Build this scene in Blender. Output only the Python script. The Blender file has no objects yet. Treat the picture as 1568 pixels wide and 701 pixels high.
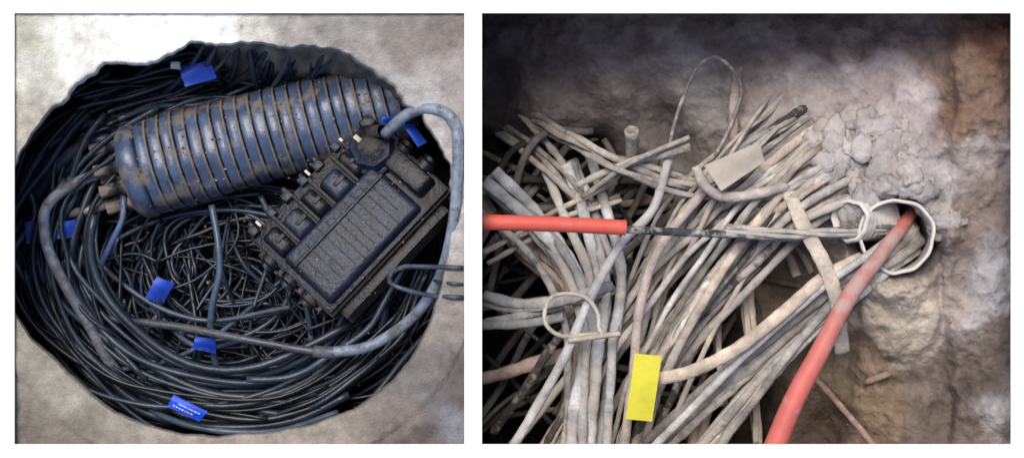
import bpy, bmesh, math, random
import numpy as np
from mathutils import Vector, Matrix, noise
random.seed(7); rng=random.Random(11)
H=2.4; S=0.001
sc=bpy.context.scene
# plan coordinates in mm (x right, y down the plan, d = depth below white sheet in m)
def P(x,y,d=0.0):
    k=(H+d)/H
    return Vector(((x-784)*S*k,(351-y)*S*k,-d))

# ---------------------------------------------------------------- materials
def mat(name,base=(1,1,1),dust=(.3,.26,.22),rough=.5,nscale=30,bump=.3,bscale=120,spec=.5,coat=0.0,bdist=.002,var=.25,drough=.9):
    m=bpy.data.materials.new(name); m.use_nodes=True
    nt=m.node_tree; N=nt.nodes; L=nt.links; b=N['Principled BSDF']
    at=N.new('ShaderNodeAttribute'); at.attribute_name='tint'
    geo=N.new('ShaderNodeNewGeometry')
    n1=N.new('ShaderNodeTexNoise'); n1.inputs['Scale'].default_value=nscale; n1.inputs['Detail'].default_value=8; n1.inputs['Roughness'].default_value=.7
    n2=N.new('ShaderNodeTexNoise'); n2.inputs['Scale'].default_value=bscale; n2.inputs['Detail'].default_value=6; n2.inputs['Roughness'].default_value=.65
    n3=N.new('ShaderNodeTexNoise'); n3.inputs['Scale'].default_value=nscale*.8; n3.inputs['Detail'].default_value=8; n3.inputs['Roughness'].default_value=.7
    for n in (n1,n2,n3): L.new(geo.outputs['Position'],n.inputs['Vector'])
    mul=N.new('ShaderNodeMix'); mul.data_type='RGBA'; mul.blend_type='MULTIPLY'; mul.inputs[0].default_value=1
    mul.inputs[6].default_value=(*base,1); L.new(at.outputs['Color'],mul.inputs[7])
    mr=N.new('ShaderNodeMapRange'); mr.inputs[1].default_value=.3; mr.inputs[2].default_value=.7; mr.inputs[3].default_value=1-var; mr.inputs[4].default_value=1+var
    off=N.new('ShaderNodeVectorMath'); off.operation='ADD'; off.inputs[1].default_value=(3.1,7.7,1.3); L.new(geo.outputs['Position'],off.inputs[0]); L.new(off.outputs[0],n3.inputs['Vector'])
    L.new(n3.outputs['Fac'],mr.inputs[0])
    vm=N.new('ShaderNodeVectorMath'); vm.operation='SCALE'; L.new(mul.outputs[2],vm.inputs[0]); L.new(mr.outputs[0],vm.inputs['Scale'])
    thr=N.new('ShaderNodeMath'); thr.operation='MULTIPLY_ADD'; thr.inputs[1].default_value=-.6; thr.inputs[2].default_value=.72
    L.new(at.outputs['Alpha'],thr.inputs[0])
    thr2=N.new('ShaderNodeMath'); thr2.operation='ADD'; thr2.inputs[1].default_value=.16; L.new(thr.outputs[0],thr2.inputs[0])
    fac=N.new('ShaderNodeMapRange'); L.new(n1.outputs['Fac'],fac.inputs[0]); L.new(thr.outputs[0],fac.inputs[1]); L.new(thr2.outputs[0],fac.inputs[2])
    mix=N.new('ShaderNodeMix'); mix.data_type='RGBA'; L.new(fac.outputs[0],mix.inputs[0]); L.new(vm.outputs[0],mix.inputs[6]); mix.inputs[7].default_value=(*dust,1)
    L.new(mix.outputs[2],b.inputs['Base Color'])
    r=N.new('ShaderNodeMapRange'); L.new(fac.outputs[0],r.inputs[0]); r.inputs[3].default_value=rough; r.inputs[4].default_value=drough
    L.new(r.outputs[0],b.inputs['Roughness'])
    b.inputs['Specular IOR Level'].default_value=spec
    b.inputs['Coat Weight'].default_value=coat; b.inputs['Coat Roughness'].default_value=.3
    bp=N.new('ShaderNodeBump'); bp.inputs['Strength'].default_value=bump; bp.inputs['Distance'].default_value=bdist
    L.new(n2.outputs['Fac'],bp.inputs['Height']); L.new(bp.outputs[0],b.inputs['Normal'])
    return m

M_white=mat('white_paint',(.87,.86,.82),(.8,.79,.76),.8,8,.1,60,.2,var=.01)
M_conc=mat('weathered_concrete',(1,1,1),(.25,.205,.155),.9,40,1.0,260,.2,bdist=.003,var=.30)
M_blk=mat('black_cable_sheath',(1,1,1),(.10,.095,.095),.38,60,.3,200,.6,var=.4)
M_blkp=mat('black_moulded_plastic',(1,1,1),(.17,.14,.115),.3,38,.4,150,.6,bdist=.002,var=.5)
M_boxp=mat('black_box_plastic',(1,1,1),(.065,.052,.043),.32,34,.6,130,.4,bdist=.003,var=.6)
M_grey=mat('dusty_cable_sheath',(1,1,1),(.50,.45,.395),.85,60,.9,240,.15,bdist=.003,var=.38)
M_blue=mat('blue_tag_plastic',(1,1,1),(.09,.12,.25),.45,50,.2,150,.4,var=.2)
M_red=mat('red_duct_plastic',(1,1,1),(.46,.30,.27),.5,40,.3,150,.3,var=.1)
M_soil=mat('soil_and_render',(1,1,1),(.30,.265,.235),.95,16,1.0,110,.1,bdist=.005,var=.42)
M_pvc=mat('pvc_duct',(1,1,1),(.40,.36,.32),.7,30,.5,160,.2,var=.15)
M_ylw=mat('yellow_tag_plastic',(1,1,1),(.42,.38,.14),.7,30,.3,100,.2,var=.1)

# ---------------------------------------------------------------- mesh builder
class MB:
    def __init__(s): s.v=[];s.f=[];s.c=[];s.m=[]
    def add(s,V,F,col,mi=0):
        o=len(s.v); s.v.extend([tuple(p) for p in V]); s.f.extend([tuple(i+o for i in f) for f in F]); s.m.extend([mi]*len(F))
        if len(col)==len(V) and hasattr(col[0],'__len__'): s.c.extend(col)
        else: s.c.extend([tuple(col)]*len(V))
    def obj(s,name,mats,smooth=True,parent=None,angle=None):
        me=bpy.data.meshes.new(name); me.from_pydata(s.v,[],s.f)
        a=me.color_attributes.new('tint','FLOAT_COLOR','POINT')
        a.data.foreach_set('color',np.array(s.c,dtype=np.float32).ravel())
        for m in mats: me.materials.append(m)
        me.polygons.foreach_set('material_index',s.m)
        me.polygons.foreach_set('use_smooth',[smooth]*len(s.f))
        me.update()
        if angle: me.set_sharp_from_angle(angle=math.radians(angle))
        o=bpy.data.objects.new(name,me); sc.collection.objects.link(o)
        if parent: o.parent=parent
        return o

def spline(pts,step=.012):
    p=np.array([list(q) for q in pts],dtype=float); n=len(p)
    if n==2: p=np.vstack([p[0],(p[0]+p[1])/2,p[1]]); n=3
    e=np.vstack([2*p[0]-p[1],p,2*p[-1]-p[-2]]); out=[]
    for i in range(n-1):
        a,b,c,d=e[i],e[i+1],e[i+2],e[i+3]
        k=max(2,int(np.linalg.norm(c-b)/step))
        for t in np.linspace(0,1,k,endpoint=False):
            out.append(.5*((2*b)+(c-a)*t+(2*a-5*b+4*c-d)*t*t+(-a+3*b-3*c+d)*t**3))
    out.append(p[-1]); return np.array(out)
def tube(mb,pts,r,col,mi=0,sides=8,step=.012,wob=0.0,r2=None,lump=0.0,cap=True,cvar=.25,flat=1.0):
    C=spline(pts,step); n=len(C)
    if wob:
        sd=rng.random()*100
        for i in range(n):
            q=Vector((C[i][0]*9+sd,C[i][1]*9,C[i][2]*9+sd)); w=noise.noise_vector(q)
            C[i]+=np.array(w)*wob
    T=np.gradient(C,axis=0); T/=np.linalg.norm(T,axis=1)[:,None]+1e-12
    ref=np.array([0,0,1.0]); V=[];CL=[]
    U=np.cross(T[0],ref)
    if np.linalg.norm(U)<1e-3: U=np.array([1.0,0,0])
    U/=np.linalg.norm(U); an=np.linspace(0,2*math.pi,sides,endpoint=False)
    sd=rng.random()*50
    for i in range(n):
        U=U-T[i]*np.dot(U,T[i]); U/=np.linalg.norm(U)+1e-12; W=np.cross(T[i],U)
        rr=r if r2 is None else r+(r2-r)*i/(n-1)
        if lump: rr*=1+lump*noise.noise(Vector((i*.35+sd,sd,0)))
        V.append(C[i]+rr*(np.cos(an)[:,None]*U+flat*np.sin(an)[:,None]*W))
        g=1+cvar*1.6*noise.noise(Vector((i*step*22+sd,1,sd))); a_=col[3]+cvar*.9*noise.noise(Vector((i*step*30,sd,5)))
        CL+= [(col[0]*g,col[1]*g,col[2]*g,a_)]*sides
    V=np.vstack(V); F=[]
    for i in range(n-1):
        for j in range(sides):
            a=i*sides+j; b=i*sides+(j+1)%sides; F.append((a,b,b+sides,a+sides))
    if cap: F.append(tuple(range(sides))[::-1]); F.append(tuple((n-1)*sides+j for j in range(sides)))
    mb.add(V,F,CL,mi)
def pt(l): return [P(*q) for q in l]
def K(d): return (H+d)/H*S

def bbox(mb,c,ax,half,col,mi=0,bev=.003,seg=2,taper=1.0):
    bm=bmesh.new(); bmesh.ops.create_cube(bm,size=2)
    for v in bm.verts:
        t=taper if v.co.z>0 else 1
        v.co=Vector((v.co.x*half[0]*t,v.co.y*half[1]*t,v.co.z*half[2]))
    if bev: bmesh.ops.bevel(bm,geom=bm.edges[:],offset=min(bev,min(half)*.8),segments=seg,affect='EDGES',profile=.5)
    u,v_,w=ax
    V=[c+u*q.co.x+v_*q.co.y+w*q.co.z for q in bm.verts]
    bm.verts.index_update(); F=[[q.index for q in f.verts] for f in bm.faces]; bm.free()
    mb.add(V,F,col,mi)
def lathe(mb,A,B,prof,n=64,mi=0,lump=0):
    ax=(B-A).normalized(); U=ax.cross(Vector((0,0,1))).normalized(); W=U.cross(ax)
    V=[];C=[];F=[]
    for (s,r,c) in prof:
        for j in range(n):
            a=2*math.pi*j/n; rr=r
            if lump: rr+=lump*noise.noise(Vector((s*15,math.cos(a)*2,math.sin(a)*2)))
            V.append(A+ax*s+U*(rr*math.cos(a))+W*(rr*math.sin(a))); C.append(c)
    for i in range(len(prof)-1):
        for j in range(n):
            a=i*n+j;b=i*n+(j+1)%n; F.append((a,a+n,b+n,b))
    mb.add(V,F,C,mi)
def rock(mb,c,r,col,mi=0,flat=1.0,sub=2,rough=.35):
    bm=bmesh.new(); bmesh.ops.create_icosphere(bm,subdivisions=sub,radius=1)
    sd=Vector((rng.random()*90,rng.random()*90,rng.random()*90)); sx=rng.uniform(.7,1.3); sy=rng.uniform(.7,1.3)
    V=[]
    for v in bm.verts:
        q=v.co*(1+rough*noise.fractal(v.co*1.3+sd,1,2,4)*1.5)
        V.append(Vector((c[0]+q.x*r*sx,c[1]+q.y*r*sy,c[2]+q.z*r*flat)))
    bm.verts.index_update(); F=[[q.index for q in f.verts] for f in bm.faces]; bm.free(); mb.add(V,F,col,mi)

# ---------------------------------------------------------------- added white sheet with two openings, stands in for the page border
mb=MB()
xs=[-60,(22-784)*S,(711-784)*S,(738-784)*S,(1548-784)*S,60]
ys=[-60,(351-680)*S,(351-21)*S,60]
W1=(1,1,1,0)
for i in range(5):
    for j in range(3):
        if j==1 and i in (1,3): continue
        mb.add([(xs[i],ys[j],0),(xs[i+1],ys[j],0),(xs[i+1],ys[j+1],0),(xs[i],ys[j+1],0)],[(0,1,2,3)],W1)
for i in (1,3):
    a,b,c,d=xs[i],xs[i+1],ys[1],ys[2]; t=-.003
    for (p,q) in (((a,c),(b,c)),((b,c),(b,d)),((b,d),(a,d)),((a,d),(a,c))):
        mb.add([(*p,0),(*q,0),(*q,t),(*p,t)],[(0,1,2,3)],W1)
mb.obj('ground',[M_white],smooth=False)

# ---------------------------------------------------------------- LEFT: manhole collar
hole=[(-10,380),(0,300),(22,262),(45,212),(72,178),(108,152),(135,122),(162,100),(200,103),(242,94),(270,80),(296,68),(350,70),(400,67),(450,72),(510,78),(548,96),(575,112),(600,132),(622,158),(645,180),(668,215),(683,250),(693,300),(690,350),(684,400),(672,450),(655,500),(632,545),(600,585),(560,615),(500,643),(440,658),(380,664),(310,667),(260,660),(210,645),(165,622),(120,583),(80,545),(45,515),(28,488),(10,450)]
cx,cy=350,370
hp=np.array(hole,float); ang=np.unwrap(np.arctan2(hp[:,1]-cy,hp[:,0]-cx)); rad=np.hypot(hp[:,0]-cx,hp[:,1]-cy)
NA=700
def hrad(a):
    a0=ang[0]
    while a<a0: a+=2*math.pi
    while a>=a0+2*math.pi: a-=2*math.pi
    return np.interp(a,np.append(ang,a0+2*math.pi),np.append(rad,rad[0]))
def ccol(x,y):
    pts=[(40,50,(.50,.51,.41)),(45,110,(.62,.61,.53)),(95,45,(.85,.83,.76)),(60,190,(.50,.46,.39)),(200,50,(.97,.95,.9)),(130,100,(.85,.82,.74)),(330,40,(.97,.95,.9)),(395,45,(.6,.57,.5)),(440,50,(.38,.35,.32)),(520,50,(.33,.305,.28)),(620,70,(.27,.238,.215)),(690,50,(.23,.197,.175)),(690,120,(.36,.325,.305)),(560,90,(.38,.355,.33)),(640,150,(.46,.44,.415)),(700,330,(.48,.455,.43)),(700,480,(.28,.25,.22)),(650,590,(.20,.182,.168)),(705,600,(.13,.112,.105)),(700,650,(.22,.22,.24)),(610,640,(.22,.19,.165)),(640,670,(.12,.10,.09)),(500,670,(.33,.29,.24)),(400,675,(.34,.30,.25)),(200,660,(.33,.30,.25)),(100,600,(.35,.32,.265)),(40,540,(.32,.29,.24)),(40,660,(.20,.178,.15)),(110,665,(.24,.215,.175))]  # near-white upper-left tints: overexposed glare painted into the concrete colour
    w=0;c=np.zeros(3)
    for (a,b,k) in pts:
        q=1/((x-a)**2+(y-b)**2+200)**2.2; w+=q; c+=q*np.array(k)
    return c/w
mb=MB(); V=[];C=[]
x0,x1,y0,y1=-30,724,-20,722
ts=list(np.concatenate([[0,.015,.03,.05,.075,.1],np.linspace(.13,1,30)]))
walls=[(.50,26),(.42,20),(.3,12),(.18,6),(.13,4),(.09,0),(.05,-2)]
for i in range(NA):
    a=2*math.pi*i/NA; ca,sa=math.cos(a),math.sin(a)
    r=hrad(a); top=(sa<-.1)
    jag=(7 if top else 2.5)*noise.noise(Vector((ca*9,sa*9,1)))+(3.5 if top else 1.2)*noise.noise(Vector((ca*26,sa*26,4)))
    r+=jag
    tx=((x1-cx)/ca if ca>0 else (x0-cx)/ca) if abs(ca)>1e-6 else 1e9
    ty=((y1-cy)/sa if sa>0 else (y0-cy)/sa) if abs(sa)>1e-6 else 1e9
    R=max(min(tx,ty),r+1)
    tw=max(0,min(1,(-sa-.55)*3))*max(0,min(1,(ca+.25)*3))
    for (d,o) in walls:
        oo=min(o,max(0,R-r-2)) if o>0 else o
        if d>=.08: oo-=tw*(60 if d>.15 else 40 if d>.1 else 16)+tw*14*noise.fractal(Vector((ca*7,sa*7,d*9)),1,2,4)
        V.append(P(cx+ca*(r+oo),cy+sa*(r+oo),d)); q=(.09+.14*tw if d<.35 else .04)*(1+.9*noise.noise(Vector((ca*16,sa*16,d*20)))); C.append((q,q*.86,q*.72,.2))  # lit top stretch and shaded depths painted into the wall tint
    for t in ts:
        rr=r+(R-r)*t; x,y=cx+ca*rr,cy+sa*rr
        dd=.0095-.003*(1-math.exp(-(rr-r)/14.))+.0018*noise.fractal(Vector((x*.05,y*.05,0)),.8,2,5)
        if not top: dd+=.005*max(0,min(1,(rr-r-58)/5.))
        if t==0: dd+=.012
        elif t<.02: dd+=.003
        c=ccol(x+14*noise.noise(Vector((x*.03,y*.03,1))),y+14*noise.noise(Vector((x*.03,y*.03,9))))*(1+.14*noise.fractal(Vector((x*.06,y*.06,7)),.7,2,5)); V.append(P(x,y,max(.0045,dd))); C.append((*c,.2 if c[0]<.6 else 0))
nr=len(walls)+len(ts); F=[]
for i in range(NA):
    j=(i+1)%NA
    for k in range(nr-1): F.append((i*nr+k,j*nr+k,j*nr+k+1,i*nr+k+1))
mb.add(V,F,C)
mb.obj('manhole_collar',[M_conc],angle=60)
mb=MB(); n=70;V=[];C=[];F=[]
for j in range(n):
    for i in range(n):
        x=-60+i/(n-1)*790; y=-10+j/(n-1)*740
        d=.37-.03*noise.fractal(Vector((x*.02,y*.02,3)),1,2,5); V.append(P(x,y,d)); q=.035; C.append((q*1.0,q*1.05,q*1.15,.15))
for j in range(n-1):
    for i in range(n-1): a=j*n+i; F.append((a,a+n,a+n+1,a+1))
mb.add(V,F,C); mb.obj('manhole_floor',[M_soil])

# ---------------------------------------------------------------- LEFT: coiled cable mass
mb=MB()
def bk(dust=.25,v=1.0,br=0):
    q=rng.uniform(.009,.050)*v
    return (q*(.58+br),q*(.92+br*.2),q*1.45,dust*rng.uniform(.2,1.2))  # blue cast paints sky reflection into the black sheath colour
def arc(ccx,ccy,rx,ry,a0,a1,d0,d1,wr=6,n=12):
    L=[]; s=rng.random()*99
    for i in range(n):
        t=i/(n-1); a=math.radians(a0+(a1-a0)*t); w=1+wr*.01*noise.noise(Vector((t*3+s,s,0)))
        L.append(P(ccx+rx*w*math.cos(a),ccy+ry*w*math.sin(a),d0+(d1-d0)*t+.012*noise.noise(Vector((t*4,s,2)))))
    return L
for i in range(120):
    f=rng.uniform(.66,1.0); a0=rng.uniform(0,150); ln=rng.uniform(70,190)
    d=.34-.2*rng.random()**1.1
    tube(mb,arc(355+rng.gauss(0,16),372+rng.gauss(0,14),335*f,288*f,a0,a0+ln,d,d+rng.uniform(-.04,.04),14),rng.choice([2.5,3,3.5,4,5,6.5])*K(d),bk(.18,1.2),sides=8,step=.02)
for i in range(70):
    f=rng.uniform(.74,1.02); a0=rng.uniform(150,190); ln=rng.uniform(50,110); d=.28-.14*rng.random()
    tube(mb,arc(370+rng.gauss(0,14),375,345*f,285*f,a0,a0+ln,d,d+.02,12),rng.choice([3,4,5,6])*K(d),bk(.25,1.35),sides=8,step=.02)
for i in range(90):
    f=rng.uniform(.3,.72); a0=rng.uniform(0,360); d=.33-.12*rng.random()
    tube(mb,arc(360+rng.gauss(0,28),410+rng.gauss(0,24),300*f,240*f,a0,a0+rng.uniform(80,230),d,d+rng.uniform(-.04,.04),18),rng.choice([2.4,3,3.5,4])*K(d),bk(.2,1.2),sides=7,step=.02)
for i in range(170):
    R=rng.uniform(60,190); a0=rng.uniform(0,360); d=.35-.15*rng.random()**1.3
    tube(mb,arc(rng.uniform(170,560),rng.uniform(330,540),R,R*rng.uniform(.6,1),a0,a0+rng.uniform(60,220),d,d+rng.uniform(-.05,.05),22),rng.choice([1.6,2,2.4,3,3.4])*K(d),bk(.2,.9,rng.choice([0,0,0,.6])),sides=6,step=.018)
for i in range(40):
    x=rng.uniform(180,560); y=rng.uniform(330,420); a=rng.uniform(-.6,.6); l=rng.uniform(120,260); d=rng.uniform(.2,.3)
    tube(mb,[P(x,y,d),P(x+a*l*.4+rng.gauss(0,15),y+l*.5,d-.03),P(x+a*l+rng.gauss(0,20),min(640,y+l),d+.03)],rng.choice([2.5,3,3.5])*K(d),bk(.2,1.1),sides=6)
for i in range(34):
    d=rng.uniform(.17,.34); o=rng.uniform(0,120)
    tube(mb,pt([(660-o*.5,420-o*.3,d),(610-o*.6,520-o*.5,d),(500-o*.2,610-o*.6,d-.02),(360,650-o*.6,d),(230,620-o*.6,d)]),rng.choice([3,4,5])*K(d),bk(.2,1.5),sides=7,wob=.014)
for i in range(30):
    x=rng.uniform(290,580); d=rng.uniform(.1,.15); s=rng.uniform(-120,50)
    tube(mb,[P(x,64+max(0,x-480)*.3,.05+rng.random()*.03),P(x+s*.3,110,d),P(x+s,160+rng.uniform(-10,15),d+.14)],rng.choice([3,4,5])*K(d),bk(.2,1.3),sides=7,wob=.006)
for i in range(36):
    d=rng.uniform(.12,.24); yy=rng.uniform(100,175)
    tube(mb,pt([(rng.uniform(110,190),yy+rng.uniform(20,60),d),(260,yy+5,d+.04),(380,yy-rng.uniform(10,35),d+.06),(rng.uniform(470,600),yy-rng.uniform(30,70),d+.06)]),rng.choice([2.5,3,4])*K(d),bk(.25,1.4),sides=7,wob=.014)
mb.obj('black_cable_coils',[M_blk])

G2=(.045,.065,.105,.3); G3=(.14,.15,.16,.55)
mb=MB()
tube(mb,pt([(590,206,.065),(604,192,.045),(625,175,.026),(652,167,.012),(680,172,.004),(697,192,.001),(701,225,.001),(700,280,.004),(696,330,.010),(687,380,.03),(672,428,.055),(645,472,.075),(608,506,.1),(560,532,.11),(505,540,.12)]),8.8*K(.05),(.20,.24,.31,.4),sides=16,step=.006,lump=.06,cvar=.2)
tube(mb,pt([(520,538,.12),(480,538,.118),(420,528,.12),(350,515,.13),(270,500,.15),(150,487,.18),(35,478,.2)]),6.3*K(.12),(.045,.055,.07,.4),sides=12,step=.008,lump=.1)
tube(mb,pt([(530,537,.12),(505,540,.119),(480,538,.118)]),9.5*K(.12),(.07,.09,.12,.4),sides=14,step=.006,lump=.1)
mb.obj('looped_feeder_cable',[M_blk])
mb=MB()
tube(mb,pt([(192,262,.17),(150,268,.15),(108,285,.13),(75,312,.11),(67,340,.11),(75,385,.12),(102,440,.13),(135,495,.15),(165,550,.17),(200,590,.2),(250,625,.24)]),8.5*K(.12),(.19,.22,.28,.5),sides=14,step=.007,lump=.08)
mb.obj('dusty_feeder_cable',[M_blk])
mb=MB()
for l,r,c in [([(195,225,.17),(150,215,.16),(100,245,.17),(55,300,.2),(35,370,.24)],10,G2),([(192,238,.18),(140,240,.18),(90,270,.2),(60,330,.22),(45,400,.26),(90,520,.3)],8,G2),
    ([(200,300,.17),(150,318,.16),(110,325,.16),(80,335,.18)],7,G3),([(190,270,.15),(150,262,.14),(110,290,.14),(80,300,.15)],7,G3),([(195,210,.16),(140,190,.17),(90,215,.19),(45,265,.22)],7,G2),
    ([(188,300,.14),(187,335,.13),(172,372,.14),(155,412,.17)],4.5,(.08,.13,.26,.3)),([(325,315,.15),(334,370,.14),(336,420,.14),(326,470,.15),(324,520,.17),(338,590,.2)],5.5,(.05,.08,.13,.25)),
    ([(250,470,.2),(230,500,.2),(215,540,.22)],4,G2),([(400,300,.2),(440,380,.2),(470,470,.2),(480,540,.22)],4.5,G2),([(560,440,.2),(545,520,.2),(500,580,.22),(430,630,.25)],6,G2),([(590,430,.2),(585,500,.2),(530,570,.22),(400,640,.25)],6,G2),
    ([(165,300,.2),(110,340,.2),(75,440,.22),(110,530,.25),(210,600,.26),(330,655,.25),(450,655,.26)],6,G2),([(60,500,.26),(160,590,.22),(300,655,.15),(420,660,.15),(520,630,.18)],5,(.05,.08,.13,.2)),
    ([(230,470,.22),(300,530,.15),(380,520,.2)],4,G2),([(120,360,.2),(180,430,.2),(300,490,.17),(450,470,.2)],4,G2),([(130,570,.2),(230,560,.18),(310,530,.16),(390,470,.2)],4,G2)]:
    tube(mb,pt(l),r*K(.16),c,sides=12,step=.008,lump=.08,wob=.004)
mb.obj('splice_tail_cables',[M_blk])

# ---------------------------------------------------------------- ribbed dome closure
mb=MB()
A=P(196,265,.165); B=P(635,146,.175); Lc=(B-A).length
bc=(.060,.088,.155,.24); dc=(.05,.052,.06,.64); gc=(.010,.011,.014,.28)  # bc: blue sky sheen painted into the black body colour
def R_(s): return .080-.012*(s/Lc)
prof=[(-.004,.002,dc),(-.004,.05,dc),(0,.066,dc),(.004,.074,bc),(.012,.080,bc),(.028,.081,bc),(.034,.077,gc)]
s=.036
while s<Lc-.03:
    r=R_(s); h=rng.uniform(.0002,.0010)
    prof+=[(s,r-.0015,gc),(s+.0014,r-.0001,bc),(s+.008,r+.0004,bc),(s+.0152,r,bc),(s+.0162,r+h,dc),(s+.0185,r+h,dc),(s+.0195,r-.0005,gc),(s+.0208,r-.0028,gc)]
    s+=.0213
prof+=[(Lc-.02,.058,bc),(Lc-.006,.05,bc),(Lc,.03,bc),(Lc+.002,.001,bc)]
lathe(mb,A,B,prof,n=96,lump=.004)
ax=(B-A).normalized(); U=ax.cross(Vector((0,0,1))).normalized(); Wv=U.cross(ax)
for k_,(p,c) in enumerate(zip(mb.v,mb.c)):
    p=Vector(p); s_=(p-A).dot(ax); rv=(p-A-ax*s_); side=rv.normalized().dot(U)
    add=.14*max(0,(1-s_/Lc)*1.2-.6)+.34*max(0,abs(side)-.45)
    add+=.34*noise.noise(Vector((s_*16,side*3,4)))
    mb.c[k_]=(c[0],c[1],c[2],c[3]+add)
for a,rr in [(-.048,.03),(.022,.045),(.05,.02),(-.012,.05),(.0,.0)]:
    c=A+U*a+Wv*rr*.6
    lathe(mb,c+ax*.005,c-ax*.04,[(0,.014,dc),(.018,.014,gc),(.022,.011,gc),(.04,.0105,dc),(.05,.0105,dc),(.05,.001,dc)],n=20,lump=.003)
mb.obj('ribbed_splice_closure',[M_blkp],angle=50)

# ---------------------------------------------------------------- box closure
mb=MB()
u=Vector((.665,.747,0)).normalized(); v_=Vector((.75,-.66,0)); v_=(v_-u*v_.dot(u)).normalized(); w=Vector((0,0,1))
tl=Matrix.Rotation(math.radians(-14),3,u)@Matrix.Rotation(math.radians(-6),3,v_)
u,v_,w=tl@u,tl@v_,tl@w
c0=P(538,332,.115)
kb=(.007,.009,.014,.3); kd=(.010,.012,.017,.5); kt=(.013,.020,.040,.22)
def q(a,b,c): return c0+u*a+v_*b+w*c
AX=(u,v_,w)
bbox(mb,q(0,0,-.03),AX,(.133,.088,.03),kb,bev=.012,seg=3,taper=.97)
bbox(mb,q(0,0,.004),AX,(.138,.095,.0045),kd,bev=.002)
bbox(mb,q(0,0,.0155),AX,(.135,.092,.0045),kb,bev=.002)
bbox(mb,q(-.02,.030,.026),AX,(.107,.056,.012),kt,bev=.007,seg=3,taper=.93)
for i in range(13):
    a=-.115+i*.0155+rng.uniform(-.003,.003)
    bbox(mb,q(a,.030+rng.uniform(-.006,.006),.0376),AX,(.0011,.048*rng.uniform(.7,1),.0012+rng.random()*.0012),kb if i%3 else kd,bev=.0006)
bbox(mb,q(-.02,.002,.0385),AX,(.1,.003,.0035),kb,bev=.0015)
for i,(a,l,h,b) in enumerate([(-.108,.018,.014,-.05),(-.066,.022,.018,-.044),(-.024,.016,.015,-.050),(.020,.024,.020,-.042),(.060,.012,.016,-.052)]):
    bbox(mb,q(a,b,.014+h*.7),AX,(l,.030,h),kt if i%2 else kb,bev=.006,seg=2,taper=.66)
    bbox(mb,q(a+l*.3,b+.002,.014+h*1.6),AX,(l*.5,.004,.004),kb,bev=.002)
    bbox(mb,q(a+l+.004,-.055,.022),AX,(.003,.032,.010),kd,bev=.002)
for i in range(8):
    bbox(mb,q(-.005,.097+.0015*(i%2),-.052+i*.0068),AX,(.118-.004*(i%3),.012,.0015),kb if i%2 else kd,bev=.0007)
    bbox(mb,q(-.138,.0,-.052+i*.0068),AX,(.009,.07,.0015),kb,bev=.0007)
for i in range(7):
    a=-.12+i*.036+rng.uniform(-.004,.004)
    bbox(mb,q(a,-.093,.014),AX,(rng.uniform(.007,.012),.010,.013+rng.random()*.004),kt if i%2 else kb,bev=.003,taper=.8)
    bbox(mb,q(a+.004,-.104+.004*(i%2),.012),AX,(.004,.008,.007),kb,bev=.002)
    if i in (0,3,5,6): bbox(mb,q(a+.014,-.094,.029),AX,(.0024,.006,.0026),(.55,.48,.42,.2),bev=.001)
lathe(mb,q(.100,-.040,.018),q(.100,-.040,.060),[(0,.046,kb),(.012,.045,kb),(.015,.039,kt),(.030,.034,kt),(.034,.024,kb),(.040,.016,kb),(.0401,.0005,kb)],n=7,lump=.006)
bbox(mb,q(.126,-.075,.032),AX,(.014,.013,.016),kb,bev=.004,taper=.8)
bbox(mb,q(.112,.028,.030),AX,(.020,.045,.013),kb,bev=.006,taper=.85)
bbox(mb,q(.095,-.062,.058),AX,(.004,.007,.003),(.45,.38,.30,.2),bev=.001)
lathe(mb,q(.112,-.070,.035),P(597,200,.055),[(0,.012,kb),(.03,.011,kd),(.05,.0095,kd)],n=14)
for (a,b) in [(.13,-.01),(.135,.035)]:
    lathe(mb,q(a-.01,b,.01),q(a+.035,b,.014),[(0,.016,kb),(.02,.016,kb),(.024,.012,kb),(.03,.012,kb),(.03,.0005,kd)],n=18)
for (a,b) in [(-.133,-.045),(-.133,0),(-.133,.045)]:
    lathe(mb,q(a+.01,b,.0),q(a-.03,b,-.005),[(0,.018,kb),(.02,.018,kb),(.024,.013,kb),(.03,.013,kb),(.03,.0005,kd)],n=18)
mb.obj('box_splice_closure',[M_boxp],angle=40)
mb=MB()
for i in range(420):
    if i%2:
        a=rng.uniform(-.12,.10); b=rng.gauss(.02,.05); c=q(a,b,.02+(.018 if -.02<b<.08 else 0))
    else:
        s_=rng.uniform(.02,Lc-.03); an=rng.gauss(0,.7); c=A+ax*s_+(Wv*math.cos(an)+U*math.sin(an))*(R_(s_)+.0005)
    rock(mb,c,rng.uniform(.0008,.0024),rng.choice([(.2,.15,.11,.3),(.12,.09,.065,.3),(.24,.22,.19,.2)]),sub=1,flat=.5)
for i in range(170):
    x,y=rng.uniform(80,640),rng.uniform(330,640)
    rock(mb,P(x,y,rng.uniform(.2,.3)),rng.uniform(.0015,.0035),rng.choice([(.2,.12,.07,.3),(.12,.09,.07,.3),(.28,.26,.22,.2)]),sub=1,flat=.6)
mb.obj('soil_crumbs',[M_soil])

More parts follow.
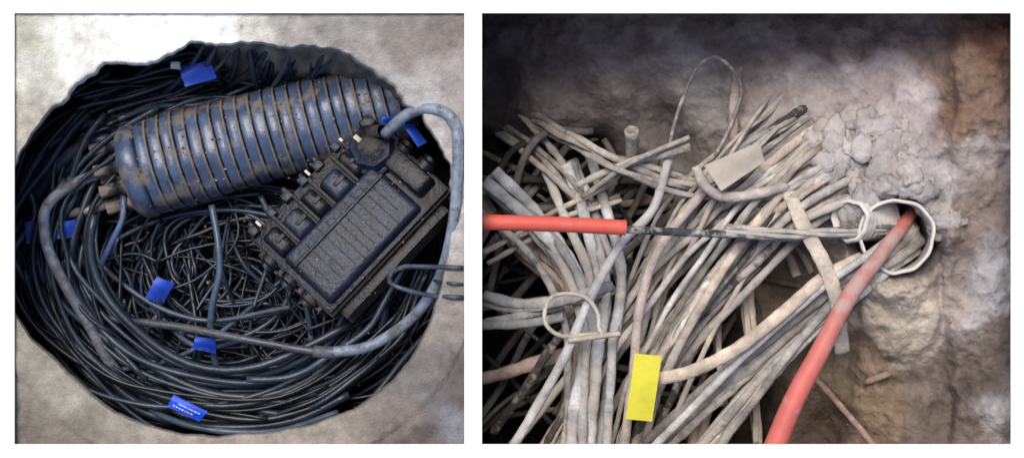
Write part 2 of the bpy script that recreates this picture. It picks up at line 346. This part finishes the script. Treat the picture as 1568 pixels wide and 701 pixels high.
# ---------------------------------------------------------------- tags
def tag(name,corn,d,col,m,lines=False,tilt=.01):
    mb=MB(); c=[P(x,y,d+(tilt if i in (1,2) else 0)) for i,(x,y) in enumerate(corn)]
    n=10;V=[];F=[]
    def wv(s,t): return .004*math.sin(s*3+t*1.2)+.002*math.sin(t*5)
    for j in range(n+1):
        for i in range(n+1):
            s,t=i/n,j/n; p=(c[0]*(1-s)+c[1]*s)*(1-t)+(c[3]*(1-s)+c[2]*s)*t
            V.append(p+Vector((0,0,wv(s,t))))
    m0=len(V); V+= [p-Vector((0,0,.0018)) for p in V]
    for j in range(n):
        for i in range(n):
            a=j*(n+1)+i; F.append((a,a+n+1,a+n+2,a+1)); F.append((a+m0,a+1+m0,a+n+2+m0,a+n+1+m0))
    e=[i for i in range(n+1)]+[j*(n+1)+n for j in range(1,n+1)]+[n*(n+1)+i for i in range(n-1,-1,-1)]+[j*(n+1) for j in range(n-1,0,-1)]
    for i in range(len(e)): a,b=e[i],e[(i+1)%len(e)]; F.append((a,b,b+m0,a+m0))
    mb.add(V,F,col)
    if lines:
        ux=(c[1]-c[0]); vy=(c[3]-c[0]); r2=random.Random(3)
        for row,(a,b) in enumerate([(.25,.85),(.12,.75)]):
            s=a
            while s<b:
                l=r2.uniform(.03,.09); pts=[]
                for (ss,tt) in ((s,.35+row*.3),(s+l,.35+row*.3),(s+l,.46+row*.3),(s,.46+row*.3)):
                    pts.append(c[0]+ux*ss+vy*tt+(c[2]-c[1]-c[3]+c[0])*ss*tt+Vector((0,0,wv(ss,tt)+.0012)))
                mb.add(pts,[(0,1,2,3)],(.7,.75,.85,0),1); s+=l+r2.uniform(.015,.03)
    return mb.obj(name,[m,M_grey],angle=45)
BL=(.018,.065,.46,.25)
tag('blue_cable_tag',[(275,107),(322,92),(331,120),(284,134)],.09,BL,M_blue)
tag('blue_cable_tag',[(586,178),(604,180),(600,192),(584,190)],.07,BL,M_blue)
tag('blue_cable_tag',[(616,190),(634,192),(654,218),(640,226)],.06,BL,M_blue)
tag('blue_cable_tag',[(86,341),(116,337),(118,363),(88,366)],.14,BL,M_blue)
tag('blue_cable_tag',[(38,340),(60,338),(64,372),(42,374)],.14,(.01,.05,.28,.35),M_blue)
tag('blue_cable_tag',[(240,424),(268,434),(248,466),(223,456)],.17,BL,M_blue,tilt=.01)
tag('blue_cable_tag',[(300,515),(330,520),(330,542),(294,534)],.14,(.01,.045,.4,.3),M_blue)
tag('blue_cable_tag',[(266,604),(318,630),(304,646),(257,622)],.11,(.015,.08,.75,.05),M_blue,lines=True,tilt=0)
tag('white_cable_tag',[(262,95),(276,96),(275,107),(262,106)],.06,(.6,.6,.58,.1),M_ylw)
mb=MB()
tube(mb,pt([(709,411,.006),(690,410,.004),(660,409,.02),(620,409,.035),(600,418,.045),(597,432,.05),(615,442,.05),(655,452,.03),(690,455,.004),(709,456,.006)]),4*S,(.03,.045,.075,.3),sides=10,step=.006)
tube(mb,pt([(709,436,.006),(690,434,.004),(665,430,.04)]),2.5*S,(.03,.045,.075,.3),sides=8,step=.006)
mb.obj('steel_wire_hook',[M_blk])

# ================================================================ RIGHT: cable chamber
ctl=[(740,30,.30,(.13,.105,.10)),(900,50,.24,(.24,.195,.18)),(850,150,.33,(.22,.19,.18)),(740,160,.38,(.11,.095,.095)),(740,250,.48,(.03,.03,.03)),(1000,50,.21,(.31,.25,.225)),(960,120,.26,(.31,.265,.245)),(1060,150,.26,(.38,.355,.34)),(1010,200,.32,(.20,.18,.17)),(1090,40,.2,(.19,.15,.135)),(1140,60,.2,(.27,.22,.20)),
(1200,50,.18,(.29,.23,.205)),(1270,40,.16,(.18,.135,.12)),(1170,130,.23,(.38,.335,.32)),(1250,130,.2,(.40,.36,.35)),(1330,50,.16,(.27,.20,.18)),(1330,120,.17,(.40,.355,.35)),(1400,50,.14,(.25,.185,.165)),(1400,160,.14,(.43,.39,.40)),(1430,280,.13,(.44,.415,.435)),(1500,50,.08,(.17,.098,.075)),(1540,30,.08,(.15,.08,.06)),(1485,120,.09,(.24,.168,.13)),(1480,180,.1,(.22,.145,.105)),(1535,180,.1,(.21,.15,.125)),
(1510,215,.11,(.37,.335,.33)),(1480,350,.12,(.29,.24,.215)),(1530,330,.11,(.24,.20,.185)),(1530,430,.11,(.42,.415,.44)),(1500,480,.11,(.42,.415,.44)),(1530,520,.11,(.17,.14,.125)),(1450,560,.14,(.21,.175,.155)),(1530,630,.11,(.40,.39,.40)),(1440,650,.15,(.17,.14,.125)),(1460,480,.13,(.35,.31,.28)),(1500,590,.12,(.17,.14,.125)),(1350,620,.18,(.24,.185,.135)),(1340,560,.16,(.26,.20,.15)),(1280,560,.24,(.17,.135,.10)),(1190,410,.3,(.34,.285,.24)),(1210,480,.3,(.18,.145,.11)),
(1250,650,.28,(.12,.092,.072)),(1050,480,.45,(.02,.017,.015)),(900,400,.52,(.01,.009,.009)),(760,430,.56,(.008,.008,.008)),(1000,620,.48,(.015,.013,.012)),(760,650,.52,(.012,.01,.009)),(1130,640,.4,(.04,.032,.026)),(1280,250,.17,(.42,.385,.375)),(1350,215,.16,(.42,.385,.385)),(1390,360,.19,(.28,.25,.23)),(1440,430,.14,(.30,.265,.25)),(900,280,.48,(.03,.027,.024)),(1400,470,.12,(.46,.41,.36)),(1400,530,.13,(.48,.43,.37)),(1340,460,.15,(.42,.38,.33))]  # near-black tints paint the shade of the deep cavity into the wall
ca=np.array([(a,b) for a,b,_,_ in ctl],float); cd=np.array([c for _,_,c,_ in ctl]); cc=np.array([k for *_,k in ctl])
NX,NY=380,310
gx=np.linspace(731,1600,NX); gy=np.linspace(-25,725,NY)
X,Y=np.meshgrid(gx,gy)
WX=np.zeros_like(X);WY=np.zeros_like(X);N1=np.zeros_like(X);N2=np.zeros_like(X);N3=np.zeros_like(X)
for j in range(NY):
    for i in range(NX):
        x,y=X[j,i]*.01,Y[j,i]*.01
        WX[j,i]=noise.fractal(Vector((x*.9,y*.9,3)),.8,2,6); WY[j,i]=noise.fractal(Vector((x*.9,y*.9,13)),.8,2,6)
        N1[j,i]=noise.fractal(Vector((x*.8,y*.8,23)),.85,2,6); N2[j,i]=noise.ridged_multi_fractal(Vector((x*1.1,y*1.1,33)),.9,2,5,1,2)
        N3[j,i]=noise.fractal(Vector((x*3.4,y*3.4,43)),.6,2,5)
XX=X+WX*32; YY=Y+WY*32
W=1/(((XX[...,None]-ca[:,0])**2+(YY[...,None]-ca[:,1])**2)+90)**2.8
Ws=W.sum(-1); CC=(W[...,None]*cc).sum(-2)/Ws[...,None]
W2=1/(((X[...,None]+WX[...,None]*10-ca[:,0])**2+(Y[...,None]-ca[:,1])**2)+900)**1.6
D=(W2*cd).sum(-1)/W2.sum(-1)
D=D-.020*N1-.008*(N2-1)
md=np.exp(-(((X-1310)/110)**2+((Y-240)/80)**2))+.8*np.exp(-((np.hypot(X-1374,Y-362)-80)/22)**2)
D=D-md*.040-md*.014*N3-.0015*N3
edge=1/(1+np.exp(-(X-(1452+10*np.sin(Y*.012)+WX*14))/3.0)); D=D-.02*edge+.01
mo=1/(1+np.exp(-(62+WX*12-np.hypot((X-1378)*1.0,(Y-478)*.85))/2.5)); D=D-.02*mo
rd=np.hypot(X-1372,Y-362); D=D+.16*np.exp(-(rd/50)**4)
rd=np.hypot(X-1195,Y-440); D=D+.06*np.exp(-(rd/45)**2)
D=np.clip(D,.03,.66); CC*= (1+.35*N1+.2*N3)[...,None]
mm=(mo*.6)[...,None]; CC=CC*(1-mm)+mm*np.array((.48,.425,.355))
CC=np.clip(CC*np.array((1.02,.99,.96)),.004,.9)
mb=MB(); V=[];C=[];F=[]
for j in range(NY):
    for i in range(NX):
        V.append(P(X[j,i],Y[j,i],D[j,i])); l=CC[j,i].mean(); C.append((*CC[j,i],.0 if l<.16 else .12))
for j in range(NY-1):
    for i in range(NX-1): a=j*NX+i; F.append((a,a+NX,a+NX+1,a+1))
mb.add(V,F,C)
bd=[(0,i) for i in range(NX)]+[(j,NX-1) for j in range(1,NY)]+[(NY-1,i) for i in range(NX-2,-1,-1)]+[(j,0) for j in range(NY-2,-1,-1)]
Vs=[];Fs=[]
for (j,i) in bd: p=V[j*NX+i]; Vs+= [p,P(X[j,i],Y[j,i],.004)]
for k in range(len(bd)-1): Fs.append((2*k,2*k+1,2*k+3,2*k+2))
mb.add(Vs,Fs,(.3,.26,.23,.1))
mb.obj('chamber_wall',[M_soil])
def wall_d(x,y):
    i=int(np.clip(np.searchsorted(gx,x),0,NX-1)); j=int(np.clip(np.searchsorted(gy,y),0,NY-1)); return D[j,i]

mb=MB()
pv=(.66,.62,.57,.15)
Am=P(1374,362,.100); dirn=Vector((.16,.02,-1)).normalized(); Bm=Am+dirn*.2
ro=.0600
lathe(mb,Am,Bm,[(.2,ro-.008,(.2,.18,.16,.3)),(.1,ro-.007,(.3,.27,.24,.3)),(.012,ro-.005,pv),(.0,ro-.005,pv),(-.002,ro-.003,pv),(0,ro,pv),(.012,ro+.001,pv),(.02,ro-.001,pv),(.2,ro,pv)],n=72,lump=.005)
mb.obj('pvc_cable_duct',[M_pvc])
mb=MB()
Am=P(1300,338,.115); Bm=Am+Vector((.95,.05,-1)).normalized()*.11
pr=[(.1,.026,(.25,.22,.2,.3)),(0,.029,pv)]
s=0
while s<.10: pr+=[(s,.032,pv),(s+.005,.036,pv),(s+.010,.032,pv)]; s+=.012
lathe(mb,Am,Bm,pr,n=48,lump=.005)
mb.obj('corrugated_cable_duct',[M_pvc])
mb=MB()
for i in range(60):
    x=rng.gauss(1300,42); y=rng.gauss(245,34)
    if math.hypot(x-1374,y-362)<70 or x>1420: continue
    r=rng.uniform(.010,.026)
    rock(mb,P(x,y,wall_d(x,y)+r*.28),r,rng.choice([(.42,.385,.37,.2),(.40,.365,.35,.2),(.44,.405,.39,.2)]),sub=3,flat=.45,rough=.3)
for i in range(50):
    a=rng.uniform(-2.9,-.1); r=rng.uniform(68,84); x,y=1374+r*math.cos(a),362+r*math.sin(a); rr=rng.uniform(.012,.022)
    rock(mb,P(x,y,wall_d(x,y)*.6+.05),rr,(.43,.395,.375,.2),sub=3,flat=.8,rough=.3)
for i in range(50):
    x=rng.uniform(1200,1540); y=rng.uniform(420,690)
    rock(mb,P(x,y,wall_d(x,y)+.001),rng.uniform(.0012,.003),rng.choice([(.3,.25,.2,.2),(.2,.16,.12,.2),(.3,.27,.25,.2)]),sub=1,flat=.6)
tube(mb,pt([(1325,586,wall_d(1325,586)-.008),(1345,578,wall_d(1345,578)-.009),(1362,572,wall_d(1362,572)-.006)]),.006,(.38,.26,.18,.2),sides=10,lump=.3)
mb.obj('mortar_packing',[M_soil])

# cables
mb=MB()
def gr(kind=None):
    k=kind or rng.choice(['g','g','c','w','g','d'])
    b=rng.uniform(.62,1.2)
    c={'g':(.42,.39,.355),'b':(.43,.43,.43),'c':(.56,.47,.38),'d':(.13,.12,.112),'p':(.50,.375,.33),'w':(.56,.53,.49)}[k]
    return (c[0]*b,c[1]*b,c[2]*b,rng.uniform(.15,.6))
def bundle(g,n,sp,r,kind=None,dj=.03,wob=.006,bury=False,cut=.0):
    for i in range(n):
        o1=rng.gauss(0,sp); o2=rng.gauss(0,sp); L=[]
        for k,(x,y,d) in enumerate(g):
            a=g[max(0,k-1)]; b=g[min(len(g)-1,k+1)]; tx,ty=b[0]-a[0],b[1]-a[1]; l=math.hypot(tx,ty)
            t=k/(len(g)-1); o=o1*(1-t)+o2*t+rng.gauss(0,sp*.08)
            px,py=x-ty/l*o,y+tx/l*o; dd=max(.03,d+rng.uniform(-dj,dj))
            if bury and k==0: dd=wall_d(px,py)+.03
            if bury and k==1: dd=min(dd,wall_d(px,py)-.012)
            L.append(P(px,py,dd))
        if rng.random()<cut: L=L[:-1]
        rr=rng.uniform(*r); tube(mb,L,rr*K(.2),gr(kind),sides=10,step=.007,wob=wob,lump=.25,flat=rng.uniform(.45,.95),cvar=.36)
for i in range(80):
    x=rng.uniform(745,1180); y=rng.uniform(230,640); a=rng.uniform(0,3.14); l=rng.uniform(90,230); d=rng.uniform(.33,.44)
    if rng.random()<.5: a=rng.uniform(1.8,2.4)
    tube(mb,[P(max(740,x-math.cos(a)*l),max(200,y-math.sin(a)*l*.8),d),P(x+rng.gauss(0,15),y+rng.gauss(0,15),d-.03),P(x+math.cos(a)*l,y+math.sin(a)*l,d)],rng.uniform(3,6.5)*K(.4),tuple(q_*.4 for q_ in gr()[:3])+(.1,),sides=8,wob=.01)  # deep strands get a darkened tint, painting shade into the gaps
bundle([(1320,215,.17),(1225,275,.16),(1130,370,.16),(1045,485,.17),(985,590,.2),(945,700,.24)],17,27,(4,7.5),dj=.03,bury=True,cut=.35,wob=.007)
bundle([(1290,180,.18),(1190,250,.17),(1090,335,.2),(1000,430,.22),(910,555,.24),(810,700,.26)],12,30,(4,7.5),dj=.03,bury=True,cut=.35,wob=.007)
bundle([(1255,160,.2),(1170,225,.2),(1080,300,.2),(1010,400,.22),(960,520,.25)],20,20,(2.5,5),'g',dj=.035,bury=True,cut=.5,wob=.009)
bundle([(1210,150,.2),(1150,215,.18),(1090,290,.2)],9,14,(2,4),'g',dj=.03,bury=True,wob=.01)
bundle([(1340,270,.15),(1250,310,.15),(1155,385,.17),(1070,470,.2),(1000,560,.22)],12,18,(4,7),dj=.03,bury=True,cut=.3)
bundle([(1300,230,.15),(1235,265,.14),(1180,305,.16),(1130,350,.19)],14,30,(3,6),dj=.02,bury=True)
bundle([(1405,355,.18),(1360,390,.12),(1280,440,.13),(1180,530,.15),(1090,610,.17),(990,705,.2)],9,12,(5,7.5),'g',dj=.015,wob=.004)
bundle([(1400,375,.18),(1340,420,.12),(1250,495,.14),(1160,590,.16),(1070,700,.2)],6,9,(5,7),'w',dj=.012,wob=.004)
bundle([(1400,340,.17),(1320,350,.12),(1200,360,.12),(1110,357,.12)],3,6,(5,7),'g',dj=.008,wob=.003)
bundle([(745,275,.26),(815,340,.24),(870,410,.22),(905,500,.2),(905,600,.2),(895,705,.2)],6,17,(6,9.5),'b',dj=.03)
bundle([(870,250,.3),(905,340,.26),(935,430,.22),(925,540,.18),(915,700,.18)],6,15,(7,10),'b',dj=.03)
bundle([(770,180,.34),(850,250,.3),(900,320,.28),(950,400,.27)],5,18,(4,7),'g',dj=.03,wob=.009,bury=True)
bundle([(740,290,.3),(800,380,.3),(860,440,.25),(880,540,.25),(850,700,.25)],4,12,(6,8.5),'p',dj=.03)
bundle([(800,175,.25),(880,225,.22),(960,262,.2),(1080,300,.2),(1200,290,.2)],4,12,(4,6.5),'g',wob=.009,bury=True)
bundle([(890,300,.2),(960,262,.18),(1060,232,.18)],3,9,(4,6.5),'g')
bundle([(738,460,.2),(800,470,.18),(860,462,.17),(940,440,.2)],2,7,(8,9.5),'b',dj=.01)
bundle([(735,500,.2),(800,490,.19),(860,475,.18)],2,7,(7,9.5),'b',dj=.01)
bundle([(735,380,.28),(850,330,.26),(950,300,.25)],3,14,(4,6),'c')
bundle([(735,585,.3),(800,570,.28),(880,540,.27)],1,4,(9,11),'p')
bundle([(1105,440,.28),(1100,520,.27),(1110,620,.27)],2,6,(4,6),'c')
bundle([(1150,300,.25),(1140,420,.24),(1150,520,.24),(1165,680,.25)],3,8,(5,8),'c')
bundle([(1110,600,.3),(1080,640,.28),(1060,700,.28)],4,14,(6,9),'c')
bundle([(1190,300,.3),(1215,370,.28),(1235,420,.28)],2,10,(6,8),'c')
mb.obj('dusty_cable_bundle',[M_grey])

def single(name,l,r,c,m=M_grey,r2=None,lump=.12,sides=14,wob=0,flat=1.0):
    mb=MB(); tube(mb,pt(l),r*S*1.05,c,sides=sides,step=.006,lump=lump,r2=None if r2 is None else r2*S*1.05,wob=wob,flat=flat); return mb.obj(name,[m])
single('grey_cable',[(775,700,.12),(815,635,.12),(865,545,.115),(905,455,.12),(950,375,.13),(1000,320,.15),(1025,240,.2)],7.5,(.48,.48,.475,.35))
single('grey_cable',[(985,700,.13),(1060,625,.12),(1150,535,.11),(1260,440,.10),(1340,385,.11),(1400,350,.17)],6.5,(.52,.515,.50,.3))
single('grey_cable',[(955,690,.14),(970,570,.13),(980,470,.13),(1010,380,.14),(1080,290,.16)],7.5,(.50,.41,.365,.35))
single('cream_cable',[(1008,580,.10),(1060,568,.095),(1130,533,.09),(1200,478,.09),(1262,425,.10),(1320,395,.13)],10,(.58,.48,.38,.2),flat=.6)
single('cream_cable',[(1208,295,.14),(1232,350,.11),(1262,405,.09),(1282,465,.10),(1290,540,.14)],11.5,(.56,.48,.40,.3),lump=.18,flat=.4)
single('cream_cable',[(1065,255,.12),(1080,285,.12),(1110,302,.12),(1160,297,.12),(1205,285,.14)],8,(.46,.41,.36,.35),lump=.2)
single('slung_cable',[(1022,262,.2),(1030,200,.19),(1050,140,.185),(1068,105,.175),(1090,88,.17),(1115,100,.175),(1135,135,.19),(1120,190,.2),(1095,240,.2)],3.0,(.22,.20,.20,.4))
single('slung_cable',[(1132,100,.23),(1125,150,.21),(1122,215,.21)],8,(.34,.26,.23,.4),flat=.5)
single('rusty_wire',[(1245,575,.22),(1290,625,.17),(1345,690,.14)],5,(.30,.19,.16,.3))
single('black_lead',[(950,351,.075),(1000,354,.078),(1060,357,.08),(1110,359,.082)],6,(.05,.055,.06,.35))
mb=MB()
for k in range(4):
    L=[]
    for i in range(22):
        t=i/21; x=1105+t*285; y=359-14*t+math.sin(t*math.pi)*6; a=t*7+k*1.57
        p=P(x,y,.085+.06*t*t); L.append(p+Vector((0,math.cos(a)*.0045,math.sin(a)*.0045)))
    tube(mb,L,3.8*S,(.46,.43,.39,.5) if k!=1 else (.13,.14,.14,.4),sides=8,step=.006,lump=.25,wob=.004)
mb.obj('twisted_cable',[M_grey])

def hollow(name,l,r,r2,col,wall=.2):
    mb=MB(); L=pt(l); tube(mb,L,r*S,col,sides=28,step=.006,r2=r2*S,lump=.03,cap=False,cvar=.1)
    tube(mb,L,r*S*(1-wall),tuple(c*.5 for c in col[:3])+(.2,),sides=28,step=.006,r2=r2*S*(1-wall),cap=False)
    for e in (0,-1):
        a=L[e]; b=L[1 if e==0 else -2]; rr=(r if e==0 else r2)*S; dv=(b-a).normalized()
        lathe(mb,a,a+dv*.002,[(0.0002,rr*(1-wall),col),(0,rr,col)],n=28)
    return mb.obj(name,[M_red],angle=50)
hollow('red_duct_tube',[(700,340,.06),(800,342,.06),(880,345,.065),(958,349,.07)],12.5,12,(.66,.11,.08,.22))
rd2=hollow('red_duct_tube',[(1402,318,.22),(1385,342,.15),(1345,395,.09),(1300,455,.06),(1252,545,.045),(1215,615,.04),(1178,705,.04)],9.5,18,(.60,.145,.12,.30))
at=rd2.data.color_attributes['tint']
for v,a in zip(rd2.data.vertices,at.data):
    t=max(0,min(1,(v.co.y+.27+.03*noise.noise(v.co*40))/.30)); t=t*t*(3-2*t); u2=max(0,min(1,(v.co.y+.02)/.03)); t*=1-.7*u2
    c=a.color; a.color=(c[0]+(.40-c[0])*t,c[1]+(.23-c[1])*t,c[2]+(.20-c[2])*t,c[3]+.25*t)

mb=MB()
A2=P(968,262,.24);B2=P(967,200,.17); L2=(B2-A2).length
g=(.30,.27,.25,.4)
lathe(mb,A2,B2,[(0,.010,g),(L2*.85,.010,g),(L2,.0115,g),(L2,.0085,g),(L2*.6,.007,(.03,.03,.03,0)),(L2*.6,.0005,(.03,.03,.03,0))],n=24,lump=.002)
mb.obj('cut_duct_stub',[M_grey])
mb=MB()
tube(mb,pt([(945,512,.11),(905,512,.11),(862,515,.11),(838,500,.115),(834,478,.12),(845,455,.12),(875,450,.11),(900,458,.105),(915,480,.10),(918,505,.10),(925,514,.10)]),3.6*S,(.52,.47,.39,.2),sides=8,step=.005)
tube(mb,pt([(870,522,.105),(905,517,.1),(950,511,.1)]),4.5*S,(.56,.51,.43,.2),sides=8,step=.006,lump=.2)
mb.obj('cable_tie',[M_grey])
tag('yellow_cable_tag',[(972,541),(1013,545),(999,646),(958,641)],.085,(.64,.58,.055,.15),M_ylw,tilt=-.01)
tag('beige_cable_tag',[(1078,254),(1162,218),(1172,248),(1104,293)],.095,(.46,.40,.33,-.1),M_pvc)

# ---------------------------------------------------------------- light, world, camera
el=math.radians(64); az=math.radians(-25)
w_=bpy.data.worlds.new('World'); sc.world=w_; w_.use_nodes=True
nt=w_.node_tree; bg=nt.nodes['Background']; sky=nt.nodes.new('ShaderNodeTexSky'); sky.sky_type='NISHITA'; sky.sun_disc=False
sky.sun_elevation=el; sky.sun_rotation=az; sky.air_density=1.0; sky.dust_density=2.5
nt.links.new(sky.outputs[0],bg.inputs[0]); bg.inputs[1].default_value=.15
sun=bpy.data.lights.new('sun','SUN'); sun.energy=2.9; sun.angle=math.radians(32); sun.color=(1,.935,.85)
so=bpy.data.objects.new('sun',sun); sc.collection.objects.link(so)
dv=Vector((math.sin(az)*math.cos(el),math.cos(az)*math.cos(el),math.sin(el)))
so.rotation_euler=dv.to_track_quat('Z','Y').to_euler()
cam=bpy.data.cameras.new('camera'); co=bpy.data.objects.new('camera',cam); sc.collection.objects.link(co)
co.location=(0,0,H); cam.sensor_width=36; cam.lens=36*H/1.568; cam.clip_start=.05; cam.clip_end=300
sc.camera=co
sc.view_settings.view_transform='Standard'; sc.view_settings.look='None'; sc.view_settings.exposure=0
